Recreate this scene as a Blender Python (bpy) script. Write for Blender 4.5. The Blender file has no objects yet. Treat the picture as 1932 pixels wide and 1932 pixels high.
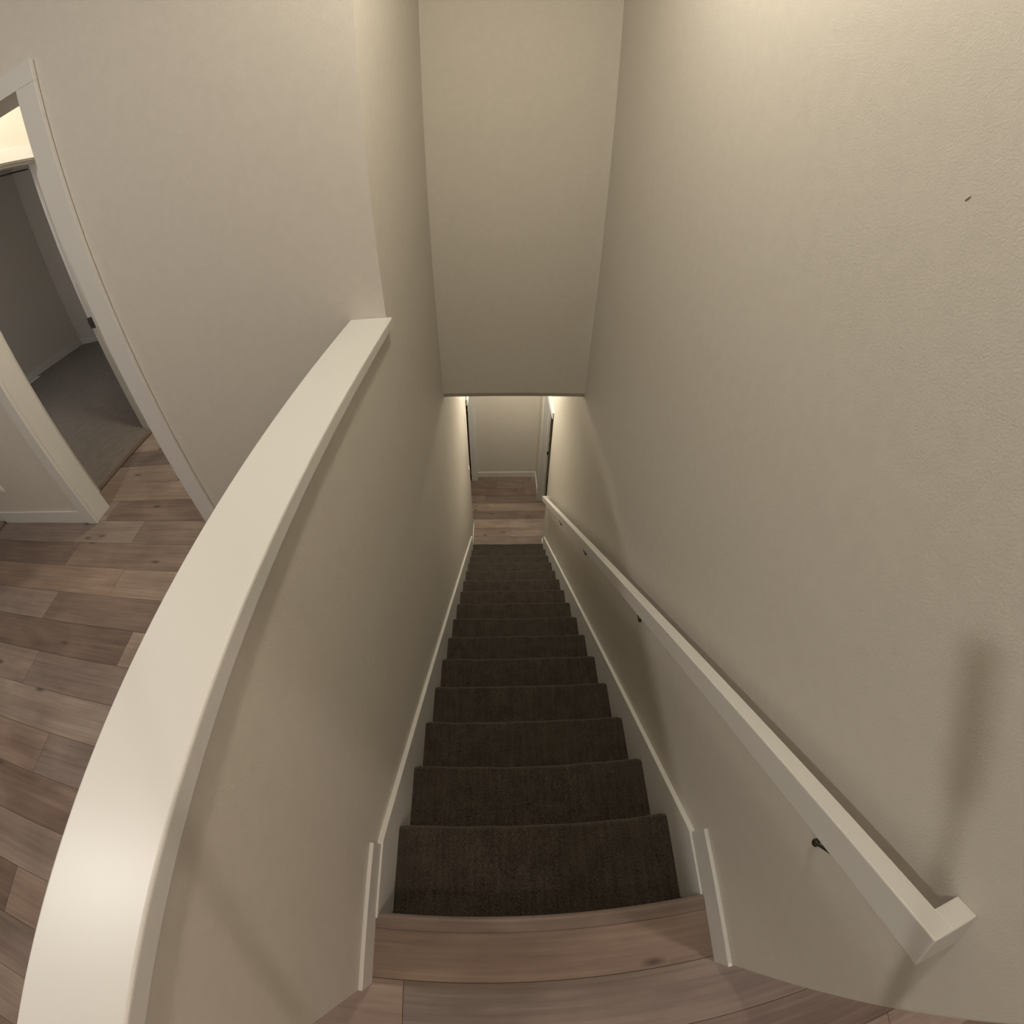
import bpy, bmesh, math, random
from mathutils import Vector, Matrix

# ------------------------------------------------------------------ camera, world, exposure
S = bpy.context.scene
COL = S.collection
CAM_H, YAW, PITCH, ROLL = 1.44661, 0.040824, -0.78029, 0.019355
cd = bpy.data.cameras.new('camera')
cam = bpy.data.objects.new('camera', cd)
COL.objects.link(cam)
cp, sp, cy, sy = math.cos(PITCH), math.sin(PITCH), math.cos(YAW), math.sin(YAW)
fw = Vector((sy * cp, cy * cp, sp))
rt = Vector((cy, -sy, 0.0))
up = rt.cross(fw)
cr, sr = math.cos(ROLL), math.sin(ROLL)
rt, up = rt * cr + up * sr, up * cr - rt * sr
cam.matrix_world = Matrix(((rt.x, up.x, -fw.x, 0), (rt.y, up.y, -fw.y, 0), (rt.z, up.z, -fw.z, CAM_H), (0, 0, 0, 1)))
cd.type = 'PANO'
cd.sensor_width = 36.0
cd.sensor_height = 36.0
cd.sensor_fit = 'HORIZONTAL'
cd.clip_start = 0.01
PX = 1932 / 36.0
LENS = dict(panorama_type='FISHEYE_LENS_POLYNOMIAL', fisheye_fov=math.radians(360),
            fisheye_polynomial_k0=0.0,
            fisheye_polynomial_k1=-0.00125968 * PX,
            fisheye_polynomial_k2=-3.67324e-08 * PX ** 2,
            fisheye_polynomial_k3=2.565133e-10 * PX ** 3,
            fisheye_polynomial_k4=-8.504106e-14 * PX ** 4)
for holder in (cd, getattr(cd, 'cycles', None)):
    if holder is None:
        continue
    for key, val in LENS.items():
        try:
            setattr(holder, key, val)
        except Exception:
            pass
S.camera = cam
w = bpy.data.worlds.new('world')
S.world = w
w.use_nodes = True
w.node_tree.nodes['Background'].inputs[0].default_value = (1.0, 0.85, 0.7, 1)
w.node_tree.nodes['Background'].inputs[1].default_value = 0.0
vs = S.view_settings
vs.view_transform = 'Standard'
vs.look = 'None'
vs.gamma = 1.0
vs.use_curve_mapping = False
vs.exposure = -0.03

# lamp strengths (emission of each fixture's diffuser) and their warm colour
WARM = (1.0, 0.905, 0.74)      # over the stairs and downstairs
NEUTRAL = (1.0, 0.94, 0.88)   # hall, left
ROSY = (1.0, 0.81, 0.72)      # hall, right
L_STAIR, L_LEFT, L_RIGHT, L_VEST, L_LOWER = 305.0, 350.0, 235.0, 125.0, 235.0

# ------------------------------------------------------------------ measures (metres; landing floor z = 0)
XL, XR = -0.383, 0.595            # faces of the stairwell walls
HWX = -0.489                      # hall face of the half wall
YE = -0.356                       # landing end of the stairwell walls
YC = 1.411                        # wall with the open doorway
YH = 2.577                        # header wall over the stairs
Y0, RUN, RISE, NST = -0.150, 0.2587, 0.19, 15
CEIL = 2.70
ZL = -16 * RISE                   # lower hall floor
CAPZ = 0.986
PITCHS = RISE / RUN

# ------------------------------------------------------------------ materials
def mat(name, color, rough=0.5, spec=0.5, bump=None, var=None, metallic=0.0):
    """bump=(scale, strength, distance); var=(scale, amount) mottles the paint itself"""
    m = bpy.data.materials.new(name)
    m.use_nodes = True
    nt = m.node_tree
    b = nt.nodes['Principled BSDF']
    b.inputs['Base Color'].default_value = (*color, 1)
    b.inputs['Roughness'].default_value = rough
    b.inputs['Specular IOR Level'].default_value = spec
    b.inputs['Metallic'].default_value = metallic
    tc = nt.nodes.new('ShaderNodeTexCoord')
    if var:
        n = nt.nodes.new('ShaderNodeTexNoise')
        n.inputs['Scale'].default_value = var[0]
        n.inputs['Detail'].default_value = 5
        nt.links.new(tc.outputs['Object'], n.inputs['Vector'])
        r = nt.nodes.new('ShaderNodeValToRGB')
        a = var[1]
        r.color_ramp.elements[0].position = 0.3
        r.color_ramp.elements[1].position = 0.7
        r.color_ramp.elements[0].color = (*[c * (1 - a) for c in color], 1)
        r.color_ramp.elements[1].color = (*[min(1, c * (1 + a)) for c in color], 1)
        nt.links.new(n.outputs['Fac'], r.inputs['Fac'])
        nt.links.new(r.outputs['Color'], b.inputs['Base Color'])
    if bump:
        n = nt.nodes.new('ShaderNodeTexNoise')
        n.inputs['Scale'].default_value = bump[0]
        n.inputs['Detail'].default_value = 3
        nt.links.new(tc.outputs['Object'], n.inputs['Vector'])
        bp = nt.nodes.new('ShaderNodeBump')
        bp.inputs['Strength'].default_value = bump[1]
        bp.inputs['Distance'].default_value = bump[2]
        nt.links.new(n.outputs['Fac'], bp.inputs['Height'])
        nt.links.new(bp.outputs['Normal'], b.inputs['Normal'])
    return m

M_WALL = mat('wall_paint', (0.60, 0.566, 0.505), 0.62, 0.35, bump=(260, 0.26, 0.003), var=(30, 0.02))
M_CEIL = mat('ceiling_paint', (0.72, 0.69, 0.63), 0.9, 0.2, bump=(120, 0.4, 0.003))
M_TRIM = mat('white_trim_paint', (0.64, 0.63, 0.60), 0.38, 0.45, bump=(60, 0.06, 0.001))
M_BRONZE = mat('dark_bronze', (0.018, 0.014, 0.011), 0.4, 0.5)
M_STEEL = mat('brushed_nickel', (0.30, 0.28, 0.26), 0.4, 0.5, metallic=0.9)
M_BLACK = mat('black_satin', (0.012, 0.011, 0.011), 0.45, 0.4)
M_WHITE = mat('white_plastic', (0.78, 0.76, 0.71), 0.4, 0.5)
M_STRIP = mat('brown_transition', (0.17, 0.12, 0.09), 0.45, 0.4, var=(40, 0.2))
M_SCUFF = mat('scuff_grey', (0.16, 0.13, 0.09), 0.8, 0.1)

def carpet(name, dark, light, fine=230):
    m = bpy.data.materials.new(name)
    m.use_nodes = True
    nt = m.node_tree
    b = nt.nodes['Principled BSDF']
    b.inputs['Roughness'].default_value = 1.0
    b.inputs['Specular IOR Level'].default_value = 0.05
    b.inputs['Sheen Weight'].default_value = 0.15
    b.inputs['Sheen Roughness'].default_value = 0.6
    tc = nt.nodes.new('ShaderNodeTexCoord')
    n1 = nt.nodes.new('ShaderNodeTexNoise'); n1.inputs['Scale'].default_value = fine; n1.inputs['Detail'].default_value = 2
    n2 = nt.nodes.new('ShaderNodeTexNoise'); n2.inputs['Scale'].default_value = 14; n2.inputs['Detail'].default_value = 4
    # faint lengthwise pile streaks left by brushing
    mp = nt.nodes.new('ShaderNodeMapping'); mp.inputs['Scale'].default_value = (85, 6, 6)
    n3 = nt.nodes.new('ShaderNodeTexNoise'); n3.inputs['Scale'].default_value = 1.0; n3.inputs['Detail'].default_value = 2
    for n in (n1, n2):
        nt.links.new(tc.outputs['Object'], n.inputs['Vector'])
    nt.links.new(tc.outputs['Object'], mp.inputs['Vector'])
    nt.links.new(mp.outputs['Vector'], n3.inputs['Vector'])
    a1 = nt.nodes.new('ShaderNodeMath'); a1.operation = 'MULTIPLY_ADD'; a1.inputs[1].default_value = 0.75
    a2 = nt.nodes.new('ShaderNodeMath'); a2.operation = 'MULTIPLY_ADD'; a2.inputs[1].default_value = 0.25
    a3 = nt.nodes.new('ShaderNodeMath'); a3.operation = 'MULTIPLY'; a3.inputs[1].default_value = 0.22
    nt.links.new(n3.outputs['Fac'], a3.inputs[0])
    nt.links.new(n2.outputs['Fac'], a2.inputs[0]); nt.links.new(a3.outputs[0], a2.inputs[2])
    nt.links.new(n1.outputs['Fac'], a1.inputs[0]); nt.links.new(a2.outputs[0], a1.inputs[2])
    r = nt.nodes.new('ShaderNodeValToRGB')
    r.color_ramp.elements[0].position = 0.45; r.color_ramp.elements[0].color = (*dark, 1)
    r.color_ramp.elements[1].position = 0.78; r.color_ramp.elements[1].color = (*light, 1)
    nt.links.new(a1.outputs[0], r.inputs['Fac'])
    nt.links.new(r.outputs['Color'], b.inputs['Base Color'])
    bp = nt.nodes.new('ShaderNodeBump'); bp.inputs['Strength'].default_value = 0.8; bp.inputs['Distance'].default_value = 0.006
    nt.links.new(n1.outputs['Fac'], bp.inputs['Height'])
    nt.links.new(bp.outputs['Normal'], b.inputs['Normal'])
    return m

M_CARPET = carpet('dark_brown_carpet', (0.019, 0.0145, 0.0105), (0.082, 0.066, 0.050))
M_BEDCARPET = carpet('grey_brown_carpet', (0.15, 0.13, 0.11), (0.30, 0.26, 0.23), 300)

def wood():
    m = bpy.data.materials.new('laminate_oak')
    m.use_nodes = True
    nt = m.node_tree
    b = nt.nodes['Principled BSDF']
    b.inputs['Roughness'].default_value = 0.5
    b.inputs['Specular IOR Level'].default_value = 0.45
    at = nt.nodes.new('ShaderNodeAttribute'); at.attribute_name = 'plank'
    sep = nt.nodes.new('ShaderNodeSeparateColor')
    nt.links.new(at.outputs['Color'], sep.inputs['Color'])
    tc = nt.nodes.new('ShaderNodeTexCoord')
    off = nt.nodes.new('ShaderNodeVectorMath'); off.operation = 'MULTIPLY_ADD'
    off.inputs[1].default_value = (37.0, 53.0, 11.0)
    cmb = nt.nodes.new('ShaderNodeCombineXYZ')
    for k in range(3):
        nt.links.new(sep.outputs[1], cmb.inputs[k])
    nt.links.new(cmb.outputs[0], off.inputs[0])
    nt.links.new(tc.outputs['Object'], off.inputs[2])
    def noise(scale, vec, detail=4, dist=0.0):
        mp = nt.nodes.new('ShaderNodeMapping'); mp.inputs['Scale'].default_value = vec
        n = nt.nodes.new('ShaderNodeTexNoise'); n.inputs['Scale'].default_value = scale
        n.inputs['Detail'].default_value = detail; n.inputs['Distortion'].default_value = dist
        nt.links.new(off.outputs[0], mp.inputs['Vector']); nt.links.new(mp.outputs['Vector'], n.inputs['Vector'])
        return n
    g1 = noise(1.0, (2.2, 60, 1), 6, 0.6)       # fine fibres
    g2 = noise(1.0, (1.6, 9, 1), 4, 0.8)        # broad cathedral figure
    g3 = noise(1.0, (3.5, 5, 1), 3, 0.3)        # smoky patches
    def madd(a, k, c):
        n = nt.nodes.new('ShaderNodeMath'); n.operation = 'MULTIPLY_ADD'; n.inputs[1].default_value = k
        nt.links.new(a, n.inputs[0])
        if hasattr(c, 'is_linked'):
            nt.links.new(c, n.inputs[2])
        else:
            n.inputs[2].default_value = c
        return n.outputs[0]
    v = madd(sep.outputs[0], 0.52, -0.42)
    v = madd(g1.outputs['Fac'], 0.46, v)
    v = madd(g2.outputs['Fac'], 0.38, v)
    v = madd(g3.outputs['Fac'], 0.50, v)
    r = nt.nodes.new('ShaderNodeValToRGB')
    e = r.color_ramp.elements
    e[0].position = 0.12; e[0].color = (0.085, 0.058, 0.044, 1)
    e[1].position = 0.92; e[1].color = (0.40, 0.315, 0.245, 1)
    x = e.new(0.38); x.color = (0.160, 0.112, 0.088, 1)
    x = e.new(0.62); x.color = (0.245, 0.180, 0.142, 1)
    nt.links.new(v, r.inputs['Fac'])
    # knots
    mp = nt.nodes.new('ShaderNodeMapping'); mp.inputs['Scale'].default_value = (1.15, 3.2, 1)
    nt.links.new(off.outputs[0], mp.inputs['Vector'])
    vo = nt.nodes.new('ShaderNodeTexVoronoi'); vo.inputs['Scale'].default_value = 1.0; vo.voronoi_dimensions = '2D'
    nt.links.new(mp.outputs['Vector'], vo.inputs['Vector'])
    kr = nt.nodes.new('ShaderNodeMapRange'); kr.inputs[1].default_value = 0.008; kr.inputs[2].default_value = 0.05
    nt.links.new(vo.outputs['Distance'], kr.inputs[0])
    mx = nt.nodes.new('ShaderNodeMix'); mx.data_type = 'RGBA'
    mx.inputs['A'].default_value = (0.07, 0.043, 0.03, 1)
    nt.links.new(kr.outputs[0], mx.inputs['Factor'])
    nt.links.new(r.outputs['Color'], mx.inputs['B'])
    # slight warm/grey shift per plank
    hs = nt.nodes.new('ShaderNodeHueSaturation')
    sat = nt.nodes.new('ShaderNodeMapRange'); sat.inputs[3].default_value = 0.75; sat.inputs[4].default_value = 1.05
    nt.links.new(sep.outputs[2], sat.inputs[0]); nt.links.new(sat.outputs[0], hs.inputs['Saturation'])
    nt.links.new(mx.outputs['Result'], hs.inputs['Color'])
    nt.links.new(hs.outputs['Color'], b.inputs['Base Color'])
    bp = nt.nodes.new('ShaderNodeBump'); bp.inputs['Strength'].default_value = 0.12; bp.inputs['Distance'].default_value = 0.002
    nt.links.new(g1.outputs['Fac'], bp.inputs['Height']); nt.links.new(bp.outputs['Normal'], b.inputs['Normal'])
    return m

M_WOOD = wood()
M_GAP = mat('plank_gap', (0.035, 0.024, 0.018), 0.8, 0.1)

def emit(name, color, strength):
    m = bpy.data.materials.new(name)
    m.use_nodes = True
    b = m.node_tree.nodes['Principled BSDF']
    b.inputs['Base Color'].default_value = (0.9, 0.88, 0.82, 1)
    b.inputs['Emission Color'].default_value = (*color, 1)
    b.inputs['Emission Strength'].default_value = strength
    return m

# ------------------------------------------------------------------ builders
def tag(o, label=None, cat=None, group=None, kind=None):
    if label: o['label'] = label
    if cat: o['category'] = cat
    if group: o['group'] = group
    if kind: o['kind'] = kind
    return o

def empty(name, loc):
    o = bpy.data.objects.new(name, None)
    o.location = loc
    COL.objects.link(o)
    return o

def link(name, bm, material, parent=None, smooth=False):
    bmesh.ops.recalc_face_normals(bm, faces=bm.faces)
    me = bpy.data.meshes.new(name)
    bm.to_mesh(me)
    bm.free()
    if material: me.materials.append(material)
    if smooth:
        for p in me.polygons: p.use_smooth = True
    o = bpy.data.objects.new(name, me)
    COL.objects.link(o)
    if parent is not None:
        o.parent = parent
        o.matrix_parent_inverse = Matrix.Translation(-parent.location)
    return o

def box(bm, x0, x1, y0, y1, z0, z1, bev=0.0, seg=2):
    b2 = bmesh.new()
    vs_ = [b2.verts.new((x, y, z)) for x in (x0, x1) for y in (y0, y1) for z in (z0, z1)]
    for f in ((0, 1, 3, 2), (4, 6, 7, 5), (0, 4, 5, 1), (2, 3, 7, 6), (0, 2, 6, 4), (1, 5, 7, 3)):
        b2.faces.new([vs_[i] for i in f])
    bmesh.ops.recalc_face_normals(b2, faces=b2.faces)
    if bev > 0:
        bmesh.ops.bevel(b2, geom=b2.edges[:], offset=bev, segments=seg, affect='EDGES', profile=0.5)
    merge(bm, b2)

def merge(bm, b2):
    vm = {v: bm.verts.new(v.co) for v in b2.verts}
    for f in b2.faces:
        try: bm.faces.new([vm[v] for v in f.verts])
        except ValueError: pass
    b2.free()

def prism_x(bm, prof, x0, x1, bev=0.0, seg=2):
    """profile in (y, z) swept along x"""
    b2 = bmesh.new()
    a = [b2.verts.new((x0, y, z)) for y, z in prof]
    b = [b2.verts.new((x1, y, z)) for y, z in prof]
    n = len(prof)
    for i in range(n):
        b2.faces.new((a[i], a[(i + 1) % n], b[(i + 1) % n], b[i]))
    b2.faces.new(a[::-1]); b2.faces.new(b)
    bmesh.ops.recalc_face_normals(b2, faces=b2.faces)
    if bev > 0:
        bmesh.ops.bevel(b2, geom=b2.edges[:], offset=bev, segments=seg, affect='EDGES', profile=0.5)
    merge(bm, b2)

def tube(bm, pts, r, n=12):
    rings = []
    pts = [Vector(p) for p in pts]
    for i, p in enumerate(pts):
        d = (pts[min(i + 1, len(pts) - 1)] - pts[max(i - 1, 0)]).normalized()
        a = d.orthogonal().normalized(); b = d.cross(a)
        rr = r[i] if isinstance(r, (list, tuple)) else r
        rings.append([bm.verts.new(p + (a * math.cos(t) + b * math.sin(t)) * rr) for t in [2 * math.pi * k / n for k in range(n)]])
    for u, v in zip(rings, rings[1:]):
        best = min(range(n), key=lambda s: sum((u[k].co - v[(k + s) % n].co).length for k in range(n)))
        for k in range(n):
            bm.faces.new((u[k], u[(k + 1) % n], v[(k + 1 + best) % n], v[(k + best) % n]))
    bm.faces.new(rings[0][::-1]); bm.faces.new(rings[-1])

def lathe(bm, prof, cx, cy_, n=32):
    """profile (r, z) spun about the vertical through (cx, cy_)"""
    rings = []
    for r, z in prof:
        if r < 1e-6: rings.append([bm.verts.new((cx, cy_, z))])
        else: rings.append([bm.verts.new((cx + r * math.cos(2 * math.pi * k / n), cy_ + r * math.sin(2 * math.pi * k / n), z)) for k in range(n)])
    for u, v in zip(rings, rings[1:]):
        for k in range(n):
            q = [u[k % len(u)], u[(k + 1) % len(u)], v[(k + 1) % len(v)], v[k % len(v)]]
            q = list(dict.fromkeys(q))
            if len(q) > 2: bm.faces.new(q)

def struct(name, boxes, material, parent=None, bev=0.0, label=None):
    bm = bmesh.new()
    for b in boxes: box(bm, *b, bev=bev)
    o = link(name, bm, material, parent)
    if parent is None: o['kind'] = 'structure'
    if label: o['label'] = label
    return o

# ------------------------------------------------------------------ floors
PW, SEAM0 = 0.17556, 1.2402
def planks(name, regions, z, joints, tones, seed, length=1.5, seam0=SEAM0, pw=PW):
    """rows of planks along x; regions = [(x0, x1, y0, y1)]; joints {row: x of one joint}; tones {(row, plank): value}"""
    rnd = random.Random(seed)
    bm = bmesh.new()
    cl = bm.loops.layers.float_color.new('plank')
    ymin = min(r[2] for r in regions); ymax = max(r[3] for r in regions)
    r0 = math.floor(min((seam0 - ymax) / pw, (seam0 - ymin) / pw)) - 1; r1 = math.ceil(max((seam0 - ymax) / pw, (seam0 - ymin) / pw)) + 1
    g = 0.0008
    for row in range(r0, r1 + 1):
        yb, yt = sorted((seam0 - row * pw, seam0 - (row + 1) * pw))
        jx = joints.get(row, rnd.uniform(-1.2, 0))
        for k in range(-8, 9):
            xa, xb = jx + k * length, jx + (k + 1) * length
            tone = tones.get((row, k), min(1, max(0, rnd.gauss(0.5, 0.27))))
            sd, hue = rnd.random(), rnd.random()
            for (rx0, rx1, ry0, ry1) in regions:
                x0, x1 = max(xa + g, rx0), min(xb - g, rx1)
                y0, y1 = max(yb + g, ry0), min(yt - g, ry1)
                if x1 - x0 < 0.004 or y1 - y0 < 0.002: continue
                v = [bm.verts.new(p) for p in ((x0, y0, z), (x1, y0, z), (x1, y1, z), (x0, y1, z))]
                f = bm.faces.new(v)
                for l in f.loops: l[cl] = (tone, sd, hue, 1)
                e = 0.0022                                     # plank edges down into the gap
                lo = [bm.verts.new((p.co.x, p.co.y, z - e)) for p in v]
                for i in range(4):
                    f2 = bm.faces.new((v[i], lo[i], lo[(i + 1) % 4], v[(i + 1) % 4]))
                    for l in f2.loops: l[cl] = (0.0, sd, hue, 1)
    o = link(name, bm, M_WOOD)
    o['kind'] = 'structure'
    sub = bmesh.new()
    for (x0, x1, y0, y1) in regions: box(sub, x0, x1, y0, y1, z - 0.20, z - 0.0018)
    link('subfloor', sub, M_GAP, o)
    return o

HX0, HX1, HY0 = -3.53, 2.9, -1.75       # hall extents
planks('floor', [(HX0, HX1, HY0, YE), (XL, XR, YE, Y0 - 0.05), (HX0, HWX, YE, YC), (-2.472, -1.583, YC, 1.541), (-2.70, -1.2, 1.541, 2.75)], 0.0,
       {-1: -2.056, 0: -2.497, 1: -1.972, 2: -2.385, 3: -1.675, 4: -2.246, 5: -1.35, 6: -1.89, 7: -1.05, 8: -0.62, 9: -0.2835, 10: -0.35, 11: 1.13},
       {(-1, -1): 0.55, (-1, 0): 0.35, (0, -1): 0.25, (0, 0): 0.38, (1, -1): 0.6, (1, 0): 0.7, (2, 0): 0.30, (2, -1): 0.55, (3, -1): 0.12, (3, 0): 0.7,
        (4, 0): 0.42, (4, -1): 0.5, (5, -1): 0.66, (6, -1): 0.45, (6, 0): 0.28, (7, -1): 0.16, (8, 0): 0.52, (8, -1): 0.5, (9, 0): 0.30, (9, -1): 0.62, (10, -1): 0.34, (10, 0): 0.25,
        (-2, -1): 0.25, (-3, -1): 0.72, (-3, 0): 0.72, (-4, -1): 0.2, (-5, -1): 0.6, (-5, 0): 0.6}, 11)
planks('floor_lower', [(-1.6, 1.9, 3.70, 5.37), (-1.6, -0.455, 5.37, 7.5)], ZL, {0: 0.158, 1: 0.124, 2: 0.271, 3: 0.8, 4: -0.222, 5: 0.9, 6: -0.043, -1: -0.37},
       {(0, -1): 0.62, (0, 0): 0.82, (1, -1): 0.86, (1, 0): 0.86, (2, -1): 0.32, (2, 0): 0.42, (3, -1): 0.82, (3, 0): 0.3, (4, -1): 0.6, (4, 0): 0.2, (5, -1): 0.3, (6, -1): 0.22, (6, 0): 0.4}, 5,
       seam0=4.03, pw=-0.1735)

# ------------------------------------------------------------------ walls and ceilings
T = 0.12
struct('wall_right', [(XR, XR + T, YE, 3.915, ZL, CEIL)], M_WALL, bev=0.004)
sc = bmesh.new()
for i in range(6):
    t = i / 5; rr = (0.0008, 0.0014, 0.0015, 0.0012, 0.0009, 0.0004)[i]
    yy = 0.485 - 0.007 * t; zz = 1.521 + 0.0085 * t
    a = [sc.verts.new((XR - 0.0006, yy - rr, zz)), sc.verts.new((XR - 0.0006, yy + rr, zz))]
    if i: sc.faces.new((pv[0], pv[1], a[1], a[0]))
    pv = a
sco = link('scuff_mark', sc, M_SCUFF, bpy.data.objects['wall_right'])
sco['label'] = 'short dark scuff mark on the paint'

# left stairwell wall below and beside the stairs, and beyond the open side
bm = bmesh.new()
prism_x(bm, [(YE, ZL), (4.22, ZL), (4.22, CEIL), (YC, CEIL), (YC, CAPZ - 0.034), (YE, CAPZ - 0.034)], HWX, XL)
tag(link('wall_left', bm, M_WALL), 'grey wall left of the stairs, half height beside the landing', kind='structure')
struct('wall_doorway', [(-1.566, HWX, YC, YC + T, 0, CEIL), (-2.490, -1.566, YC, YC + T, 2.038, CEIL), (HX0, -2.490, YC, YC + T, 0, CEIL)], M_WALL)
# header with its bull-nosed lower edge
hb = [(YH, 0.046), (YH + 0.002, 0.042), (YH + 0.030, 0.003), (YH + 0.034, 0.002)]
bm = bmesh.new()
prism_x(bm, [(YH, CEIL)] + hb + [(YH + T, 0.002), (YH + T, CEIL)], XL, XR)
link('wall_header', bm, M_WALL)['kind'] = 'structure'
struct('ceiling', [(-7.0, HX1 + T, HY0 - T, YH + T, CEIL, CEIL + 0.1), (-7.0, HWX, YH + T, 5.5, CEIL, CEIL + 0.1)], M_CEIL)
struct('ceiling_lower', [(-1.8, 2.0, YH + T, 7.7, 0.002, 0.12)], M_CEIL)
struct('wall_rear', [(-5.4, HX1 + T, HY0 - T, HY0, 0, CEIL)], M_WALL)
struct('wall_hall_right', [(HX1, HX1 + T, HY0, YE, 0, CEIL), (XR + T, HX1 + T, YE, YE + T, 0, CEIL)], M_WALL)
# vestibule behind the doorway
struct('wall_vestibule', [(-2.835, -2.715, YC + T, 1.682, 0, CEIL), (-2.835, -2.715, 2.452, 2.87, 0, CEIL), (-2.835, -2.715, 1.682, 2.452, 2.023, CEIL),
                          (-2.715, -1.2, 2.75, 2.87, 0, CEIL), (-1.2, -1.08, YC + T, 2.87, 0, CEIL)], M_WALL)
# dim carpeted bedroom beyond the second door
struct('wall_bedroom', [(-6.60, -6.46, YC + T, 5.35, 0, CEIL), (-6.46, -2.835, 5.21, 5.35, 0, CEIL), (-6.60, HX0, YC, YC + T, 0, CEIL), (-2.835, -2.715, 2.87, 5.35, 0, CEIL)], M_WALL)
struct('floor_bedroom', [(-6.46, -2.742, YC + T, 5.21, -0.2, 0.008)], M_BEDCARPET)
# carpeted room left of the hall
struct('floor_side_room', [(-5.3, HX0 - 0.045, HY0, YC, -0.2, 0.008)], M_BEDCARPET)
struct('wall_side_room', [(-5.42, -5.3, HY0, YC, 0, CEIL)], M_WALL)
# lower hall
struct('wall_lower_back', [(-0.455, 2.0, 5.37, 5.49, ZL, 0.0), (-1.7, -0.455, 7.5, 7.62, ZL, 0.0)], M_WALL)
struct('wall_lower_left', [(-0.455, -0.371, 5.285, 5.37, ZL, 0.0), (HWX, XL, 4.22, 5.27, ZL + 2.06, 0.0), (-1.72, -1.6, 3.6, 7.5, ZL, 0.0), (-1.6, HWX, 3.6, 3.72, ZL, 0.0)], M_WALL)
struct('wall_lower_right', [(0.597, 0.715, 4.79, 5.37, ZL, 0.0), (0.597, 0.715, 3.915, 4.79, ZL + 2.06, 0.0), (1.9, 2.02, 3.6, 5.37, ZL, 0.0), (XR + T, 1.9, 3.6, 3.72, ZL, 0.0)], M_WALL)

# ------------------------------------------------------------------ painted cap on the half wall
bm = bmesh.new(); box(bm, -0.511, -0.361, YE - 0.022, YC, CAPZ - 0.034, CAPZ, bev=0.0045, seg=3)
tag(link('half_wall_ledge', bm, M_TRIM), 'long white painted wooden ledge capping the half wall beside the stairs', 'ledge', kind='thing')

# ------------------------------------------------------------------ staircase
st = empty('staircase', (0.106, Y0, 0))
tag(st, 'straight flight of stairs in dark brown carpet going down between two walls', 'stairs', kind='thing')
TX0, TX1 = XL + 0.017, XR - 0.017
def nosing_profile(y_front, z_top, z_bot, y_back):
    """carpet wrapped over a tread with a rounded nosing, then down the riser"""
    r, p = 0.017, [(y_back, z_top - 0.03), (y_back, z_top)]
    for k in range(9):
        a = math.pi / 2 - math.pi * k / 8
        p.append((y_front - r + r * math.cos(a), z_top - r + r * math.sin(a)))
    p.append((y_front - 0.026, z_top - 2 * r - 0.003))
    p.append((y_front - 0.028, z_bot))
    p.append((y_front - 0.045, z_bot))
    p.append((y_front - 0.045, z_top - 0.05))
    return p
rs = random.Random(3)
for n in range(1, NST + 1):
    yf = Y0 + n * RUN + {1: 0.013, 2: 0.006}.get(n, 0.0); zt = -n * RISE
    bm = bmesh.new()
    prism_x(bm, nosing_profile(yf, zt, zt - RISE + (0.001 if n < NST else 0.0), Y0 + (n - 1) * RUN - 0.03), TX0, TX1)
    # cut across so that the nosing can wander a little like real carpet
    bmesh.ops.bisect_plane(bm, geom=bm.verts[:] + bm.edges[:] + bm.faces[:], plane_co=(TX0 + 0.02, 0, 0), plane_no=(1, 0, 0))
    for k in range(1, 24):
        bmesh.ops.bisect_plane(bm, geom=bm.verts[:] + bm.edges[:] + bm.faces[:], plane_co=(TX0 + (TX1 - TX0) * k / 24, 0, 0), plane_no=(1, 0, 0))
    bmesh.ops.bisect_plane(bm, geom=bm.verts[:] + bm.edges[:] + bm.faces[:], plane_co=(TX1 - 0.02, 0, 0), plane_no=(1, 0, 0))
    ph = [rs.uniform(0, 6.28) for _ in range(3)]
    for v in bm.verts:
        if v.co.y > yf - 0.03 and v.co.z > zt - 0.045:
            d = 0.0012 * math.sin(v.co.x * 9 + ph[0]) + 0.0009 * math.sin(v.co.x * 31 + ph[1])
            v.co.z += d; v.co.y += d
            e = min(v.co.x - TX0, TX1 - v.co.x)
            if e < 0.004: v.co.z -= 0.004; v.co.y -= 0.004
    link('carpeted_step', bm, M_CARPET, st, smooth=False)
bm = bmesh.new(); prism_x(bm, [(Y0 - 0.03, -0.024), (Y0 - 0.03, -RISE), (Y0 - 0.046, -RISE), (Y0 - 0.046, -0.024)], TX0, TX1)
link('carpeted_riser', bm, M_CARPET, st)
# laminate nosing at the top
bm = bmesh.new()
pr = [(Y0 - 0.052, 0.0), (Y0 - 0.049, 0.004), (Y0 - 0.022, 0.0045)]
for k in range(7):
    a = math.pi / 2 - math.pi * k / 6
    pr.append((Y0 - 0.0195 + 0.0135 * math.cos(a), -0.009 + 0.0135 * math.sin(a)))
pr += [(Y0 - 0.035, -0.0225), (Y0 - 0.052, -0.0225)]
prism_x(bm, pr, XL + 0.013, XR - 0.013)
cl = bm.loops.layers.float_color.new('plank')
for f in bm.faces:
    for l in f.loops: l[cl] = (0.42, 0.37, 0.4, 1)
tag(link('landing_nosing', bm, M_WOOD, st), 'wood laminate nosing at the top step')
bm = bmesh.new(); box(bm, XL + 0.001, XR - 0.001, Y0 - 0.20, Y0 - 0.047, -0.3, -0.0235)
link('landing_framing', bm, M_GAP, st)

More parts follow.
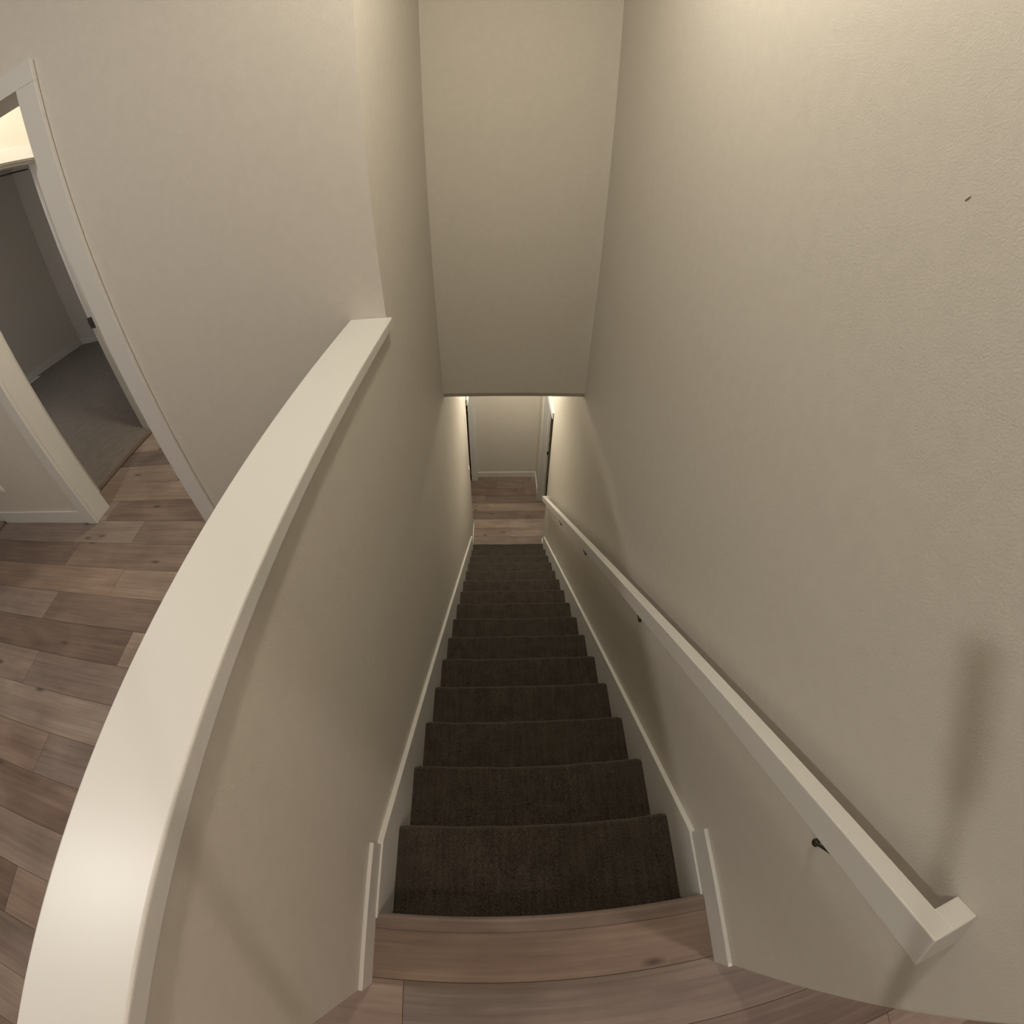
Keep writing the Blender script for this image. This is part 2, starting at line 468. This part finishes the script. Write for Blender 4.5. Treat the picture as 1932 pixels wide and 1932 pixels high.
# skirt boards: sloping top edge, level at the landing, level again in the lower hall
def skirt(name, x0, x1, rise_off, ztop, ylow, label):
    ycorner = Y0 + (rise_off - ztop) / PITCHS
    zlow = rise_off - PITCHS * (ylow - Y0)
    prof = [(Y0 - 0.022, ztop), (ycorner, ztop), (ylow, zlow), (ylow, ZL), (ylow - 0.45, ZL), (Y0 - 0.022, ztop - 0.75)]
    bm = bmesh.new(); prism_x(bm, prof, x0, x1, bev=0.0012, seg=1)
    o = link(name, bm, M_TRIM); o['kind'] = 'structure'; o['label'] = label
    return o
skirt('trim_1', XL, XL + 0.018, 0.160, 0.010, 3.735, 'white skirt board down the left side of the stairs')
skirt('trim_2', XR - 0.018, XR, 0.134, -0.006, 3.735, 'white skirt board down the right side of the stairs')

def baseboard(name, boxes): return struct(name, boxes, M_TRIM, bev=0.0018)
BH = 0.097
baseboard('baseboard_left', [(XL, XL + 0.0125, YE - 0.001, 0.042, 0.0, BH)])
baseboard('baseboard_right', [(XR - 0.0125, XR, YE - 0.001, 0.036, 0.0, BH)])
baseboard('baseboard_doorway', [(HX0, -2.556, YC - 0.0125, YC, 0, BH), (-1.490, HWX, YC - 0.0125, YC, 0, BH), (HWX - 0.0125, HWX, YE, YC - 0.0125, 0, BH)])
baseboard('baseboard_bedroom', [(-6.46, -6.4475, YC + T, 5.21, 0, 0.10), (-6.4475, -2.9, 5.1975, 5.21, 0, 0.10)])
baseboard('baseboard_lower', [(-0.371, 0.597, 5.3575, 5.37, ZL, ZL + 0.10), (0.5845, 0.597, 4.855, 5.3575, ZL, ZL + 0.10), (XL, XL + 0.0125, 3.735, 4.215, ZL, ZL + 0.10), (XR - 0.0125, XR, 3.735, 3.912, ZL, ZL + 0.10)])

# ------------------------------------------------------------------ door frames
d1 = struct('door_1', [(-2.490, -2.472 + 0.0, YC - 0.004, 1.541, 0, 2.038), (-1.583, -1.566, YC - 0.004, 1.541, 0, 2.038), (-2.472, -1.583, YC - 0.004, 1.541, 2.019, 2.0375)], M_TRIM, bev=0.0015,
            label='white jamb lining the open doorway left of the half wall')
# the cut openings are lined right to the wall, so widen the wall's own hole by the jamb
CW = 0.018
bm = bmesh.new()
box(bm, -1.588, -1.490, YC - CW, YC - 0.0005, 0, 2.017, bev=0.0015)
link('casing', bm, M_TRIM, d1)
bm = bmesh.new(); box(bm, -2.556, -2.468, YC - CW, YC - 0.0005, 0, 2.017, bev=0.0015)
link('casing', bm, M_TRIM, d1)
bm = bmesh.new(); box(bm, -2.556, -1.490, YC - CW, YC - 0.0005, 2.0172, 2.091, bev=0.0012)
link('casing_head', bm, M_TRIM, d1)

d2 = struct('door_2', [(-2.842, -2.712, 1.682, 1.70, 0, 2.02), (-2.842, -2.712, 2.434, 2.452, 0, 2.02), (-2.842, -2.712, 1.70, 2.434, 2.005, 2.0225),
                       (-2.79, -2.752, 2.424, 2.434, 0, 2.005), (-2.79, -2.752, 1.70, 2.434, 1.995, 2.005)], M_TRIM, bev=0.001,
            label='white door frame into the dim carpeted bedroom')
bm = bmesh.new(); box(bm, -2.7148, -2.698, 2.439, 2.525, 0, 2.012, bev=0.003)
link('casing', bm, M_TRIM, d2)
bm = bmesh.new(); box(bm, -2.7148, -2.698, 1.61, 1.695, 0, 2.012, bev=0.003)
link('casing', bm, M_TRIM, d2)
bm = bmesh.new(); box(bm, -2.7148, -2.698, 1.61, 2.525, 2.0125, 2.09, bev=0.003)
link('casing_head', bm, M_TRIM, d2)
bm = bmesh.new(); box(bm, -2.846, -2.792, 2.4285, 2.4345, 0.87, 0.95, bev=0.001)
box(bm, -2.850, -2.842, 2.4285, 2.434, 0.89, 0.93, bev=0.001)
tag(link('strike_plate', bm, M_BRONZE, d2), 'dark metal strike plate')
bm = bmesh.new(); box(bm, -2.76, -2.72, 1.698, 1.7035, 1.07, 1.17, bev=0.001)
tube(bm, [(-2.842, 1.704, 1.07), (-2.842, 1.704, 1.17)], 0.006, 10)
tag(link('hinge', bm, M_STEEL, d2), 'grey metal hinge')

d3 = struct('door_3', [(0.583, 0.70, 4.772, 4.79, ZL, ZL + 2.05), (0.583, 0.70, 3.915, 4.79, ZL + 2.032, ZL + 2.05), (0.655, 0.69, 4.76, 4.772, ZL, ZL + 2.032)], M_TRIM, bev=0.0015,
            label='white door frame on the right side of the lower hall')
bm = bmesh.new(); box(bm, 0.578, 0.5965, 4.775, 4.85, ZL, ZL + 2.04, bev=0.003); link('casing', bm, M_TRIM, d3)
bm = bmesh.new(); box(bm, 0.578, 0.5965, 3.90, 4.85, ZL + 2.04, ZL + 2.12, bev=0.003); link('casing_head', bm, M_TRIM, d3)
bm = bmesh.new(); box(bm, 0.672, 0.694, 4.7575, 4.7625, ZL + 0.905, ZL + 0.965, bev=0.001)
tag(link('strike_plate', bm, M_BRONZE, d3), 'small dark strike plate')

d4 = struct('door_4', [(-0.455, -0.368, 5.267, 5.285, ZL, ZL + 2.05), (-0.455, -0.368, 4.22, 5.267, ZL + 2.032, ZL + 2.05)], M_TRIM, bev=0.0015,
            label='white door frame on the left side of the lower hall')
bm = bmesh.new(); box(bm, -0.372, -0.355, 5.271, 5.345, ZL, ZL + 2.04, bev=0.003); link('casing', bm, M_TRIM, d4)
bm = bmesh.new(); box(bm, -0.372, -0.355, 4.20, 5.345, ZL + 2.04, ZL + 2.12, bev=0.003); link('casing_head', bm, M_TRIM, d4)

# ------------------------------------------------------------------ handrail
hr = empty('handrail', (XR - 0.065, Y0, 0.8))
tag(hr, 'white square wooden handrail sloping down the right stairwell wall', 'handrail')
SL = 0.7345
cs, sn = 1 / math.hypot(1, SL), SL / math.hypot(1, SL)
RX0, RX1, RD = 0.510, 0.547, 0.058
def along(y_top, drop, x):            # point on / under the rail's top face
    ztop = 0.916 - SL * (y_top + 0.203)
    return Vector((x, y_top - drop * sn, ztop - drop * cs))
bm = bmesh.new()
def rail_block(bm, xa, xb, ya, yb):
    b2 = bmesh.new()
    v = [b2.verts.new(along(y, d, x)) for x in (xa, xb) for y in (ya, yb) for d in (0, RD)]
    for f in ((0, 1, 3, 2), (4, 6, 7, 5), (0, 4, 5, 1), (2, 3, 7, 6), (0, 2, 6, 4), (1, 5, 7, 3)):
        b2.faces.new([v[i] for i in f])
    bmesh.ops.recalc_face_normals(b2, faces=b2.faces)
    bmesh.ops.bevel(b2, geom=b2.edges[:], offset=0.0025, segments=2, affect='EDGES', profile=0.5)
    merge(bm, b2)
rail_block(bm, RX0, RX1, -0.203, 3.69)
link('rail', bm, M_TRIM, hr)
for ya, yb in ((-0.203, -0.172), (3.659, 3.69)):
    bm = bmesh.new(); rail_block(bm, RX1 - 0.003, XR, ya, yb)
    tag(link('wall_return', bm, M_TRIM, hr), 'short white return from rail to wall')
for yb_ in (-0.053, 0.879, 1.824, 2.757):
    zb = 0.600 - SL * (yb_ + 0.053) + 0.003
    bm = bmesh.new()
    tube(bm, [(XR, yb_, zb), (XR - 0.008, yb_, zb), (XR - 0.011, yb_, zb)], [0.008, 0.008, 0.005], 14)
    # arm from the wall boss up to the underside of the rail
    ytop = yb_ - 0.012
    u = along(ytop, RD, 0.5285)
    pts = []
    p0, p1, p2 = Vector((XR - 0.008, yb_, zb)), Vector((0.572, yb_, zb + 0.035)), Vector((0.5285, u.y, u.z))
    for k in range(9):
        t = k / 8
        pts.append(p0 * (1 - t) ** 2 + p1 * 2 * t * (1 - t) + p2 * t * t)
    tube(bm, pts, 0.0032, 10)
    o = link('bracket', bm, M_BRONZE, hr, smooth=True)
    if yb_ < 0: o['label'] = 'small dark bronze rail bracket'

# ------------------------------------------------------------------ small things
ts = bmesh.new(); prism_x(ts, [(1.70, 0.0), (2.434, 0.0), (2.434, 0.009), (1.70, 0.009)], -2.745, -2.700, bev=0.003)
tag(link('threshold_strip', ts, M_STRIP), 'brown transition strip between bedroom carpet and wood planks', 'transition strip', kind='thing')
ts = bmesh.new(); prism_x(ts, [(HY0, 0.0), (YC - 0.02, 0.0), (YC - 0.02, 0.009), (HY0, 0.009)], HX0 - 0.045, HX0, bev=0.003)
tag(link('threshold_strip', ts, M_STRIP), 'brown transition strip at the far left end of the hall floor', 'transition strip', kind='thing')

rg = empty('floor_register', (-6.38, 4.07, 0.008))
tag(rg, 'white floor vent on the bedroom carpet beside the baseboard', 'floor vent')
bm = bmesh.new(); box(bm, -6.435, -6.325, 3.90, 4.19, 0.008, 0.013, bev=0.002); link('vent_frame', bm, M_WHITE, rg)
bm = bmesh.new()
for k in range(14):
    y = 3.925 + k * 0.0185
    box(bm, -6.415, -6.345, y, y + 0.009, 0.013, 0.0155)
link('vent_slats', bm, M_WHITE, rg)

ls = empty('light_switch', (XL, 4.11, ZL + 1.15))
tag(ls, 'white light switch at the lower end of the left stairwell wall', 'light switch')
bm = bmesh.new(); box(bm, XL, XL + 0.006, 4.075, 4.145, ZL + 1.09, ZL + 1.21, bev=0.002); link('switch_plate', bm, M_WHITE, ls)
bm = bmesh.new(); box(bm, XL + 0.006, XL + 0.010, 4.095, 4.125, ZL + 1.12, ZL + 1.18, bev=0.0015); link('rocker', bm, M_WHITE, ls)

ol = empty('wall_outlet', (-3.255, YC, 0.335))
tag(ol, 'white electrical outlet low on the wall left of the doorway', 'outlet')
bm = bmesh.new(); box(bm, -3.291, -3.221, YC - 0.006, YC, 0.277, 0.393, bev=0.002); link('outlet_plate', bm, M_WHITE, ol)
for z in (0.306, 0.364):
    bm = bmesh.new(); box(bm, -3.273, -3.239, YC - 0.0085, YC - 0.006, z - 0.014, z + 0.014, bev=0.001)
    link('socket', bm, M_WHITE, ol)

fan = empty('ceiling_fan', (-4.65, 3.40, CEIL))
tag(fan, 'black ceiling fan in the dim bedroom, just under the door head', 'ceiling fan')
bm = bmesh.new(); lathe(bm, [(0, CEIL), (0.065, CEIL), (0.06, CEIL - 0.05), (0.02, CEIL - 0.06), (0.02, CEIL - 0.24), (0.0, CEIL - 0.24)], -4.65, 3.40); link('downrod', bm, M_BLACK, fan, True)
bm = bmesh.new(); lathe(bm, [(0, 2.46), (0.09, 2.455), (0.115, 2.42), (0.115, 2.33), (0.08, 2.29), (0, 2.285)], -4.65, 3.40); link('motor_housing', bm, M_BLACK, fan, True)
for k in range(4):
    a = math.radians(80 + 90 * k); ca, sa = math.cos(a), math.sin(a)
    bm = bmesh.new(); b2 = bmesh.new()
    outl = [(0.10, -0.03), (0.20, -0.055), (0.42, -0.065), (0.47, -0.04), (0.47, 0.04), (0.42, 0.065), (0.20, 0.055), (0.10, 0.03)]
    lo, hi = [], []
    for (r_, t_) in outl:
        x, y = -4.65 + r_ * ca - t_ * sa, 3.40 + r_ * sa + t_ * ca
        z = 2.300 + 0.22 * t_
        lo.append(b2.verts.new((x, y, z))); hi.append(b2.verts.new((x, y, z + 0.008)))
    b2.faces.new(lo[::-1]); b2.faces.new(hi)
    for i in range(8): b2.faces.new((lo[i], lo[(i + 1) % 8], hi[(i + 1) % 8], hi[i]))
    merge(bm, b2); link('blade', bm, M_BLACK, fan)

# the photographer's slim camera pole, slanting back from the lens to the landing floor
pd = Vector((0.174, -0.678, -0.714)).normalized()
pc = Vector((-0.022, 0, CAM_H)) - fw * 0.032
foot = pc + pd * ((pc.z - 0.004) / -pd.z)
mp_ = empty('camera_pole', (foot.x, foot.y, 0))
tag(mp_, 'slim black pole with a small camera, its soft shadows crossing both stairwell walls', 'camera pole')
bm = bmesh.new(); tube(bm, [pc + pd * k for k in (-0.03, -0.025, 0.13, 0.16)], [0.012, 0.019, 0.019, 0.008], 16); link('camera_body', bm, M_BLACK, mp_, True)
bm = bmesh.new(); tube(bm, [pc + pd * 0.155, pc + pd * 1.0, pc + pd * 1.001, foot - pd * 0.03], [0.0075, 0.0085, 0.0115, 0.0125], 12); link('pole', bm, M_BLACK, mp_, True)
bm = bmesh.new(); tube(bm, [foot - pd * 0.035, foot - pd * 0.014], [0.015, 0.010], 12); link('rubber_foot', bm, M_BLACK, mp_, True)

# ------------------------------------------------------------------ ceiling lamps of the place
def lamp(x, y, z, strength, label, r=0.11, drop=0.07, color=WARM):
    t = empty('ceiling_light', (x, y, z))
    tag(t, label, 'ceiling light', 'flush ceiling lights')
    bm = bmesh.new(); lathe(bm, [(0, z), (r + 0.02, z), (r + 0.02, z - 0.018), (r, z - 0.022), (0, z - 0.022)], x, y); link('canopy', bm, M_STEEL, t, True)
    bm = bmesh.new()
    prof = [(r * math.cos(math.pi / 2 * k / 5), z - 0.022 - (drop) * math.sin(math.pi / 2 * k / 5)) for k in range(6)]
    prof[-1] = (0.0, prof[-1][1])
    lathe(bm, prof, x, y, 20)
    link('diffuser', bm, emit('lamp_glass', color, strength), t, True)
lamp(0.12, 1.00, CEIL, L_STAIR, 'round flush ceiling light above the stairwell', r=0.075, drop=0.05)
lamp(-1.87, -0.36, CEIL, L_LEFT, 'round flush ceiling light over the hall left of the half wall', r=0.085, drop=0.05, color=NEUTRAL)
lamp(1.735, -1.09, CEIL, L_RIGHT, 'round flush ceiling light over the hall behind the right wall end', r=0.085, drop=0.05, color=ROSY)
lamp(-2.0, 2.15, CEIL, L_VEST, 'round flush ceiling light in the small vestibule before the bedroom')
lamp(0.12, 4.28, 0.002, L_LOWER, 'round flush ceiling light in the lower hall')

# added area light standing in for dim daylight from an unseen bedroom window
al = bpy.data.lights.new('bedroom_daylight_fill', 'AREA')
al.shape = 'RECTANGLE'; al.size = 1.4; al.size_y = 1.2
al.energy = 28.0; al.color = (0.95, 0.93, 1.0)
ao = bpy.data.objects.new('bedroom_daylight_fill', al)
ao.location = (-4.6, 1.60, 1.5); ao.rotation_euler = (math.radians(-90), 0, 0)
COL.objects.link(ao)
